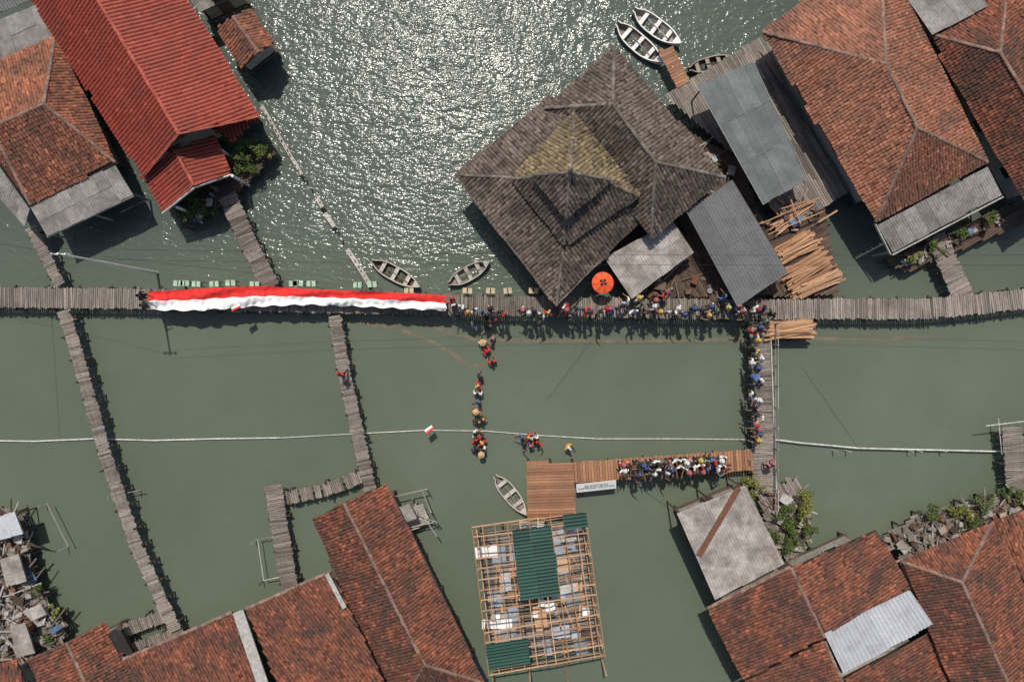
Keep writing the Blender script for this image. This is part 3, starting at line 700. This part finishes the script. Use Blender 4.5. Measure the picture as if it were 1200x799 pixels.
# ================================================================== timber piles
def logs(name,px,py,ln,n,ang,spread,mat='wood_new',z=1.25,h=.4):
    mb=MB(); c=P(px,py,z)
    for i in range(n):
        a=math.radians(ang+random.gauss(0,4)); d=Vector((math.cos(a),math.sin(a),0));nn=Vector((-d.y,d.x,0))
        k=U(-spread,spread)
        o=c+nn*k+d*U(-.3,.3)+Vector((0,0,.05+h*R()*(1-abs(k)/spread)))
        L=ln*U(.8,1.1)/2
        mb.beam(o-d*L,o+d*L,U(.08,.16),U(.06,.12))
    mb.obj(name,[mat])
logs('timber_stack',933,289,2.9,30,28,.65);logs('timber_stack',945,318,3.3,46,30,.85);logs('timber_stack',958,333,3.4,22,22,.45,'wood_pale');logs('timber_stack',925,386,3.2,26,2,.6);logs('timber_stack',929,252,3.4,9,35,.4,'wood_pale')
mb=MB(); planks_poly(mb,[(898,262),(965,235),(985,345),(905,348)],(.86,-.45),z=1.05,pm=0); planks_poly(mb,[(898,375),(950,375),(950,398),(898,398)],(1,0),z=1.05,pm=0); mb.obj('timber_yard_deck',['wood_dk'])
mb=MB() 
for a,b in (((893,262),(960,232)),((900,275),(965,248)),((915,245),(948,235)),((889,60),(925,105)),((925,230),(938,262))): mb.cyl(P(*a,1.9),P(*b,1.9),.05)
for i in range(10): 
    a=(U(880,960),U(225,270)); mb.beam(P(*a,1.35),P(a[0]+U(-25,25),a[1]+U(-15,15),1.4),.12,.06)
mb.obj('loose_poles',['wood_new'])
# ================================================================== boats
def boat(p0,p1,wid,mo,mi,name='rowing_boat'):
    a=P(*p0,.3);b=P(*p1,.3);L=(b-a).length/2;c=(a+b)/2;c.z=0;d=(b-a).normalized();n=Vector((-d.y,d.x,0));W=wid/2
    mb=MB(); ns=18; rings=[]
    for i in range(ns+1):
        t=-1+2*i/ns; w=W*max(.02,(1-abs(t)**2.4)) 
        if t<0: w=W*max(.30,(1-abs(t)**3.5))
        sh=.42+.22*t*t+(.12*t*t if t>0 else 0)
        kz=-.15+.25*abs(t)**3
        sec=[(0,kz),(w*.6,kz+.04),(w*.92,sh*.5),(w,sh),(max(w-.08,0.005),sh+.0),(max(w*.86-.06,0.004),sh*.5),(w*.5,kz+.13),(0,kz+.12)]
        full=[(x,z) for x,z in sec]+[(-x,z) for x,z in sec[-2:0:-1]]
        rings.append([c+d*(t*L)+n*x+Vector((0,0,z)) for x,z in full])
    k=len(rings[0])
    base=len(mb.v); mb.v.extend([tuple(p) for r_ in rings for p in r_])
    for i in range(ns):
        for j in range(k):
            j2=(j+1)%k
            mb.f.append((base+i*k+j,base+i*k+j2,base+(i+1)*k+j2,base+(i+1)*k+j)); mb.a.append(.6 if j not in(3,10) else 1)
            mb.m.append(1 if 4<=j<=9 else 0)
    for i in (0,ns): mb.f.append(tuple(base+i*k+j for j in range(k))); mb.a.append(.5); mb.m.append(0)
    for t in (-.55,-.05,.45):
        w=W*(1-abs(t)**2.6)-.06; mb.box(c+d*(t*L)+Vector((0,0,.36)),d*.14,n*w,Vector((0,0,.018)),.9,0)
    tb=.72; w=W*(1-tb**2.4); fw=[c+d*(tb*L)+n*(w-.05)+Vector((0,0,.62)),c+d*(tb*L)-n*(w-.05)+Vector((0,0,.62)),c+d*(.97*L)+Vector((0,0,.72))]
    mb.add(fw,[(0,1,2)],.9,0)
    for i in range(7):
        t=-.8+i*.26; w=W*(1-abs(t)**2.6)-.07; mb.box(c+d*(t*L)+Vector((0,0,.04)),d*.025,n*w*.6,Vector((0,0,.02)),.3,1)
    mb.cyl(c+d*(-.4*L)+n*.1+Vector((0,0,.42)),c+d*(.5*L)-n*.15+Vector((0,0,.44)),.03,a=.9,m=1)
    mb.obj(name,[mo,mi])
boat((742,13),(797,54),1.35,'white','wood_lt');boat((722,29),(776,76),1.35,'white','wood');boat((806,83),(856,68),1.0,'wood','wood_dk');boat((436,306),(493,337),1.1,'wood_lt','wood_dk');boat((526,333),(574,307),1.1,'asb_w','wood');boat((580,556),(617,602),1.1,'wood_lt','wood')
# ================================================================== plants
def shrub(name,px,py,z,r,h,n,mat='leaf',nl=7):
    mb=MB(); b=P(px,py,z)
    lobes=[]
    for i in range(nl):
        o=b+Vector((random.gauss(0,r*.5),random.gauss(0,r*.5),h*U(.4,1.0))); lobes.append((o,r*U(.25,.5)))
        mb.cyl(b,o,.05,.015,5,m=1)
    mb.cyl(b-Vector((0,0,.05)),b+Vector((0,0,h*.4)),.09,.05,6,m=1)
    for i in range(n):
        o,rr=random.choice(lobes); v=Vector((random.gauss(0,1),random.gauss(0,1),random.gauss(0,.8))).normalized()*rr*R()**.4
        q=o+v; d=Vector((U(-1,1),U(-1,1),U(-.5,.5))).normalized(); nn=d.cross(Vector((U(-.5,.5),U(-.5,.5),1))).normalized(); l=U(.08,.2)
        mb.add([q,q+d*l*.5+nn*l*.28,q+d*l,q+d*l*.5-nn*l*.28],[(0,1,2,3)],min(1,max(0,.25+.5*(v.z/rr)+random.gauss(.1,.2))),0)
    mb.obj(name,[mat,'bark'])
for q in ((915,598,1,.8,1.3,600,'leaf'),(932,590,1,.8,1.5,600,'leafy'),(925,632,1,.8,1.2,520,'leaf'),(940,615,1,.7,1.2,450,'leaf'),(900,622,1,.6,1.0,300,'leaf'),(918,615,1,.7,1.2,450,'leaf'),(868,566,1,.8,1.2,450,'leafy'),(880,572,1,.5,1,250,'leafy'),(938,575,1,.6,1.2,400,'leafy'),
 (1088,600,1,.7,1,350,'leaf'),(1115,592,1,.8,1.1,420,'leafy'),(1142,585,1,.7,1.2,420,'leaf'),(1168,576,1,.7,1.2,350,'leaf'),(1190,580,1,.6,1,300,'leafy'),(1135,608,1,.5,1,250,'leaf'),
 (212,242,1,.8,1.2,600,'leaf'),(235,232,1,.8,1.3,600,'leaf'),(225,255,1,.7,1.,400,'leaf'),(245,250,1,.7,1.,400,'leaf'),(285,180,1,.9,1.3,600,'leaf'),(302,172,1,.9,1.4,600,'leaf'),(278,200,1,.8,1,450,'leaf'),(312,185,1,.6,1,300,'leafy'),(295,195,1,.7,1,400,'leaf'),
 (1085,286,1,.5,1,260,'leaf'),(1120,274,1,.5,1,240,'leaf'),(1150,258,1,.5,1,240,'leaf'),(1065,300,1,.5,1,240,'leafy'),(50,690,1,.5,.8,150,'leaf'),(68,715,1,.5,.8,200,'leafy'),(60,745,1,.5,.8,150,'leaf')):
    shrub('shrub',*q)
# ================================================================== clutter
def junk(name,poly,n,z=1.05,cols=('asb_w','wood','blue','conc','wood_dk','mint','rust','asb')):
    mb=MB(); xs=[a for a,_ in poly];ys=[b for _,b in poly];cnt=0
    while cnt<n:
        px,py=U(min(xs),max(xs)),U(min(ys),max(ys))
        if not inpoly(np.array([px]),np.array([py]),poly)[0]: continue
        cnt+=1; c=P(px,py,z); k=R(); a=U(0,3.14); d=Vector((math.cos(a),math.sin(a),0));nn=Vector((-d.y,d.x,0)); m=random.choice([0,1,1,1,1,2,3,4,4,4,4,4,6,7,7]) 
        if R()<.015: m=5
        if k<.35: h=U(.06,.25); mb.box(c+Vector((0,0,h)),d*U(.08,.3),nn*U(.06,.22),Vector((0,0,h)),m=m)
        elif k<.5: h=U(.2,.6); mb.cyl(c,c+Vector((0,0,h)),U(.07,.2),n=10,m=m)
        elif k<.87: L=U(.4,1.5); mb.beam(c-d*L+Vector((0,0,U(.05,.6))),c+d*L+Vector((0,0,U(.05,.6))),U(.03,.12),.05,m=random.choice([1,4,4,3]))
        else: mb.box(c+Vector((0,0,U(.1,.7))),(d+Vector((0,0,U(-.2,.2))))*U(.2,.5),nn*U(.15,.35),Vector((0,0,.015)),m=m if m!=5 else 7)
    mb.obj(name,list(cols))
junk('salvage_pile',[(-5,595),(25,600),(48,690),(82,735),(40,775),(-5,775)],240)
junk('salvage_pile',[(1035,630),(1080,603),(1200,575),(1200,600),(1070,650)],150)
junk('salvage_pile',[(890,570),(940,565),(950,620),(925,650),(908,640)],40)
junk('yard_clutter',[(800,170),(850,190),(870,240),(830,235)],30); junk('yard_clutter',[(740,340),(800,300),(860,340),(862,352),(745,352)],28); junk('yard_clutter',[(1050,305),(1180,245),(1180,255),(1060,312)],35,z=.95)
junk('yard_clutter',[(200,240),(260,215),(255,240),(220,262)],20); junk('yard_clutter',[(900,250),(950,230),(960,250),(905,275)],22)
g=grp('fishing_shack',P(15,640,0)); c=MB(); corr(c,(-20,610,2.6),(18,600,2.6),(28,625,2.4),(-15,635,2.4),rows=1); corr(c,(0,655,2.3),(22,648,2.3),(32,680,2.1),(8,688,2.1),m=1,rows=1); corr(c,(12,735,2.4),(30,730,2.4),(42,765,2.2),(20,770,2.2),m=1,rows=1); corr(c,(34,712,1.9),(48,707,1.9),(56,720,1.9),(40,727,1.9),m=1,rows=1);c.obj('roof_sheets',['zinc','asb_w'],g)
x=MB()
for (a,b) in ((-15,610),(18,603),(26,623),(-12,633),(2,657),(22,650),(30,678),(10,686),(14,737),(30,733),(40,763),(22,768)): p=P(a,b,2.15); x.cyl((p.x,p.y,-1),p,.05)
x.obj('posts',['wood_dk'],g)
# ================================================================== PEOPLE
def person_mesh(pose,head):
    J={};E=[]
    sit=pose=='sit'
    zo=-.80 if sit else 0
    def j(n,p,r,tag=None): J[n]=(Vector(p),r)
    lean=.0 if pose!='lean' else .22
    j('pel',(0,0,.95+zo),(.15,.12)); j('spi',(0,lean*.4,1.15+zo),(.13,.105)); j('che',(0,lean*.9,1.34+zo),(.165,.115)); j('nek',(0,lean*1.2,1.47+zo),(.06,.06)); j('hed',(0,lean*1.35+.01,1.56+zo),(.055,.06))
    E=[('pel','spi','s'),('spi','che','s'),('che','nek','s'),('nek','hed','k')]
    for sg,sd in ((-1,'L'),(1,'R')):
        y0=lean*.9; z0=zo
        j('sh'+sd,(sg*.19,y0,1.40+z0),(.065,.065))
        if pose in('hold','lean'): el,wr,ha=(sg*.25,y0+.14,1.17),(sg*.17,y0+.38,1.12),(sg*.16,y0+.45,1.12)
        elif pose=='raise' : el,wr,ha=(sg*.33,.08,1.55),(sg*.24,.14,1.80),(sg*.23,.16,1.87)
        elif pose=='one' and sg>0: el,wr,ha=(sg*.34,.12,1.5),(sg*.30,.25,1.75),(sg*.3,.28,1.82)
        elif pose=='walk': el,wr,ha=(sg*.25,-.1*sg,1.12),(sg*.24,.12-.22*sg,.92),(sg*.24,.16-.24*sg,.86)
        elif sit: el,wr,ha=(sg*.25,.10,1.15),(sg*.14,.33,1.10),(sg*.12,.40,1.10)
        else: el,wr,ha=(sg*.26,-.03,1.12),(sg*.27,.06,.88),(sg*.265,.08,.81)
        el,wr,ha=[(a,b,c+z0) for a,b,c in (el,wr,ha)]
        j('el'+sd,el,(.045,.045));j('wr'+sd,wr,(.03,.026));j('ha'+sd,ha,(.036,.018))
        E+=[('che','sh'+sd,'s'),('sh'+sd,'el'+sd,'s'),('el'+sd,'wr'+sd,'k'),('wr'+sd,'ha'+sd,'k')]
        j('hi'+sd,(sg*.09,0,.88+zo),(.095,.10))
        if sit: kn,an,to=(sg*.14,.42,.34),(sg*.12,.60,.07),(sg*.12,.76,.05)
        elif pose=='walk': kn,an,to=(sg*.1,.06+.13*sg,.50),(sg*.1,.24*sg-.05,.09+(.05 if sg<0 else 0)),(sg*.1,.24*sg+.12,.04)
        else: kn,an,to=(sg*.11,.03,.49),(sg*.12,-.01,.08),(sg*.13,.15,.04)
        j('kn'+sd,kn,(.062,.062));j('an'+sd,an,(.042,.045));j('to'+sd,to,(.042,.028))
        E+=[('pel','hi'+sd,'p'),('hi'+sd,'kn'+sd,'p'),('kn'+sd,'an'+sd,'p'),('an'+sd,'to'+sd,'h')]
    names=list(J); me=bpy.data.meshes.new('sk'); me.from_pydata([J[n][0] for n in names],[(names.index(a),names.index(b)) for a,b,_ in E],[])
    o=bpy.data.objects.new('sk',me); COL.objects.link(o); md=o.modifiers.new('s','SKIN')
    for i,n in enumerate(names):
        sv=me.skin_vertices[0].data[i]; sv.radius=J[n][1]; sv.use_root=(n=='pel')
    sb=o.modifiers.new('b','SUBSURF'); sb.levels=1
    bpy.context.view_layer.update(); dg=bpy.context.evaluated_depsgraph_get()
    m2=bpy.data.meshes.new_from_object(o.evaluated_get(dg)); bpy.data.objects.remove(o)
    mb=MB(); mt={'s':0,'p':1,'k':2,'h':3}
    segs=[(J[a][0],J[b][0],mt[t]) for a,b,t in E]
    vs=[v.co.copy() for v in m2.vertices]; mb.v=[tuple(v) for v in vs]
    for f in m2.polygons:
        c=f.center;best=9;bm=0
        for a,b,m_ in segs:
            d=b-a;t=max(0,min(1,(c-a).dot(d)/d.length_squared));q=(c-a-d*t).length
            if q<best:best=q;bm=m_
        mb.f.append(tuple(f.vertices));mb.a.append(.5);mb.m.append(bm)
    for sg,sd in ((-1,'L'),(1,'R')):
        w=J['wr'+sd][0];h=J['ha'+sd][0];d=(h-w).normalized();sx=d.cross(Vector((0,1,0)) if abs(d.y)<.7 else Vector((0,0,1))).normalized(); dn=d.cross(sx)
        for k,l in enumerate((.06,.07,.066,.05)):
            b0=h+sx*(.024-.016*k)-d*.005;b1=b0+d*l*.55;b2=b1+(d*.8+dn*.5).normalized()*l*.5
            mb.cyl(b0,b1,.0085,.008,5,.5,2);mb.cyl(b1,b2,.008,.006,5,.5,2)
        b0=w.lerp(h,.45)+sx*.025;b1=b0+(d*.6+sx*.6).normalized()*.035;mb.cyl(b0,b1,.010,.009,5,.5,2);mb.cyl(b1,b1+(d+sx*.2).normalized()*.028,.009,.007,5,.5,2)
    hc=J['hed'][0]+Vector((0,.015,.09))
    mb.ell(hc,(.078,.095,.118),14,10,2)
    mb.ell(hc+Vector((0,.03,-.06)),(.055,.06,.055),10,6,2)
    mb.add([hc+Vector(p) for p in ((-.014,.088,-.03),(.014,.088,-.03),(0,.118,-.028),(0,.092,.02))],[(0,1,2),(0,2,3),(1,3,2)],.5,2)
    for sg in (-1,1):
        mb.ell(hc+Vector((sg*.03,.084,.008)),(.013,.008,.008),6,4,3); mb.ell(hc+Vector((sg*.08,.0,-.01)),(.012,.02,.03),6,4,2)
    mb.box(hc+Vector((0,.088,-.06)),Vector((.022,0,0)),Vector((0,.004,0)),Vector((0,0,.004)),.1,3)
    if head=='hair': mb.ell(hc+Vector((0,-.006,.01)),(.088,.104,.125),14,10,3,.5,lambda x,y,z:z>.25 or (y<-.1 and z>-.5))
    elif head=='hijab':
        mb.ell(hc+Vector((0,-.008,0)),(.098,.112,.132),14,10,4,.5,lambda x,y,z:not(y>.6 and abs(z)<.55)); mb.cyl(hc+Vector((0,0,-.05)),hc+Vector((0,-.01,-.24)),.09,.2,14,.5,4)
    elif head=='cap':
        mb.ell(hc+Vector((0,-.004,.025)),(.09,.106,.12),14,10,4,.5,lambda x,y,z:z>.1); mb.ell(hc+Vector((0,.12,.045)),(.07,.09,.012),10,4,4)
        mb.ell(hc+Vector((0,-.006,0)),(.084,.10,.12),12,8,3,.5,lambda x,y,z:(y<-.1 and z>-.5))
    else:
        n=18;rg=[hc+Vector((.20*math.cos(2*math.pi*i/n),.20*math.sin(2*math.pi*i/n),.05)) for i in range(n)];ap_=hc+Vector((0,0,.19))
        for i in range(n): mb.add([rg[i],rg[(i+1)%n],ap_],[(0,1,2)],.5+.3*(i%2),5)
        mb.add([p-Vector((0,0,.006)) for p in rg],[tuple(range(n))[::-1]],.3,5)
    return mb.mesh('person_mesh',['shirt','pants','skin','hair','hat','straw'],None,True)
PM={}
def person(px,py,z,col,pose=None,head=None,ang=None):
    pose=pose or random.choice(['stand','hold','walk','one','stand','lean']); head=head or random.choice(['hair','hair','hair','cap','hijab','hijab','cap'])
    k=(pose,head)
    if k not in PM: PM[k]=person_mesh(*k)
    o=bpy.data.objects.new('person',PM[k]); COL.objects.link(o)
    p=P(px,py,z+1.2); o.location=(p.x,p.y,z+.02); o.rotation_euler=(0,0,U(0,6.28) if ang is None else math.radians(ang)); s=U(1.05,1.18); o.scale=(s*1.06,s*1.06,s)
    j=U(.8,1.2); o.color=(*[min(.75,v*j) for v in col],1)
C={'r':(.55,.03,.03),'w':(.70,.70,.68),'k':(.03,.03,.032),'b':(.07,.14,.34),'y':(.65,.38,.06),'o':(.7,.16,.04),'g':(.14,.20,.15),'p':(.50,.26,.26),'n':(.04,.05,.10),'t':(.08,.32,.36)}
dk=1.22
L1=[(530,352,'r'),(536,358,'w'),(543,362,'k'),(549,366,'r'),(556,364,'w'),(566,366,'b'),(575,362,'p'),(584,366,'k'),(592,368,'k'),(613,364,'w'),(620,367,'k'),(627,365,'n'),(634,369,'w'),(642,367,'r'),(649,364,'k'),(657,367,'k'),(664,364,'r'),(671,368,'n'),(679,362,'k'),(686,367,'r'),(693,364,'r'),(702,366,'k'),(711,363,'w'),(718,367,'b'),(727,360,'k'),(736,356,'w'),(742,365,'w'),(750,358,'g'),(757,366,'k'),(768,352,'k'),(778,345,'r'),(786,366,'w'),(793,362,'w'),(801,369,'p'),(812,362,'k'),(822,364,'n'),(832,360,'w'),(840,366,'g'),(848,352,'b'),(852,361,'t'),(861,359,'b'),(868,365,'w'),(876,368,'k'),(884,362,'w'),(893,366,'n'),(903,368,'k'),(748,350,'w'),(766,360,'w'),(773,366,'r'),(830,370,'p')]
for px,py,c in L1: person(px,py,dk,C[c])
for px,py,c,h in [(556,382,'w','cap'),(572,384,'k','hair'),(579,376,'r','cap'),(570,372,'k','hair'),(566,401,'w','straw'),(577,399,'p','hair'),(571,412,'r','cap'),(577,424,'r','hair'),(563,442,'k','hair'),(561,451,'r','cap'),(560,461,'w','hair'),(562,472,'b','hair'),(558,482,'o','straw'),(565,492,'y','hair'),(559,492,'k','hair'),(556,507,'w','hair'),(563,512,'k','cap'),(557,516,'r','hair'),(566,518,'r','cap'),(561,525,'k','hair'),(568,526,'w','hair'),(557,525,'n','hair'),(564,531,'y','straw'),(612,513,'b','hair'),(619,511,'r','cap'),(626,513,'w','hair'),(614,519,'k','hair'),(621,521,'n','cap'),(665,522,'y','cap'),(630,518,'r','hair')]:
    person(px,py,-.85,C[c],random.choice(['hold','raise','walk','one','hold']),h)
for px,py,c in [(880,425,'w'),(887,431,'k'),(882,440,'b'),(888,450,'n'),(880,463,'w'),(887,468,'w'),(883,476,'k'),(890,487,'k'),(885,497,'p'),(889,508,'r'),(888,515,'y'),(881,389,'r'),(890,384,'k'),(897,378,'g'),(886,399,'w'),(904,547,'p'),(884,410,'k'),(891,420,'w')]: person(px,py,1.17,C[c],ang=90 if R()<.6 else None)
person(400,438,1.17,C['r'],'walk','hair')
for px,py in ((167,347),(170,358)): person(px,py,dk,C['k'],'hold','hair',-90)
keys='kkrwwnkwrwbkopgkwwwk'
for i in range(46):
    t=i/45; x_=729+t*121; row=i%3
    person(x_+U(-2,2),[543.5,550,556][row]-t*6+U(-1.5,1.5),1.22,C[random.choice(keys)],random.choice(['sit','hold','stand','one','sit']),None,180 if R()<.6 else None)
# ================================================================== LIGHT / CAMERA
ZEN=29.0; AZ=9.0
w=bpy.data.worlds.new('World'); scene.world=w; w.use_nodes=True; nt=w.node_tree
sk=nt.nodes.new('ShaderNodeTexSky'); sk.sky_type='NISHITA'; sk.sun_disc=False; sk.sun_elevation=math.radians(90-ZEN); sk.sun_rotation=math.radians(-AZ); sk.air_density=1.0; sk.dust_density=2.5
bg=nt.nodes['Background']; nt.links.new(sk.outputs[0],bg.inputs[0]); bg.inputs[1].default_value=.09
sd=bpy.data.lights.new('sun','SUN'); sd.energy=3.9; sd.angle=math.radians(.6); sd.color=(1,.93,.84)
so=bpy.data.objects.new('sun',sd); so.rotation_euler=(math.radians(-ZEN),0,math.radians(AZ)); so.location=(0,20,60); COL.objects.link(so)
cd=bpy.data.cameras.new('camera'); cd.sensor_width=36; cd.lens=36*H/75; cd.clip_end=3000; cd.clip_start=.5
co=bpy.data.objects.new('camera',cd); co.location=(0,0,H); COL.objects.link(co); scene.camera=co
scene.view_settings.view_transform='Standard'; scene.view_settings.look='None'; scene.view_settings.exposure=0
print('objects',len(bpy.data.objects))
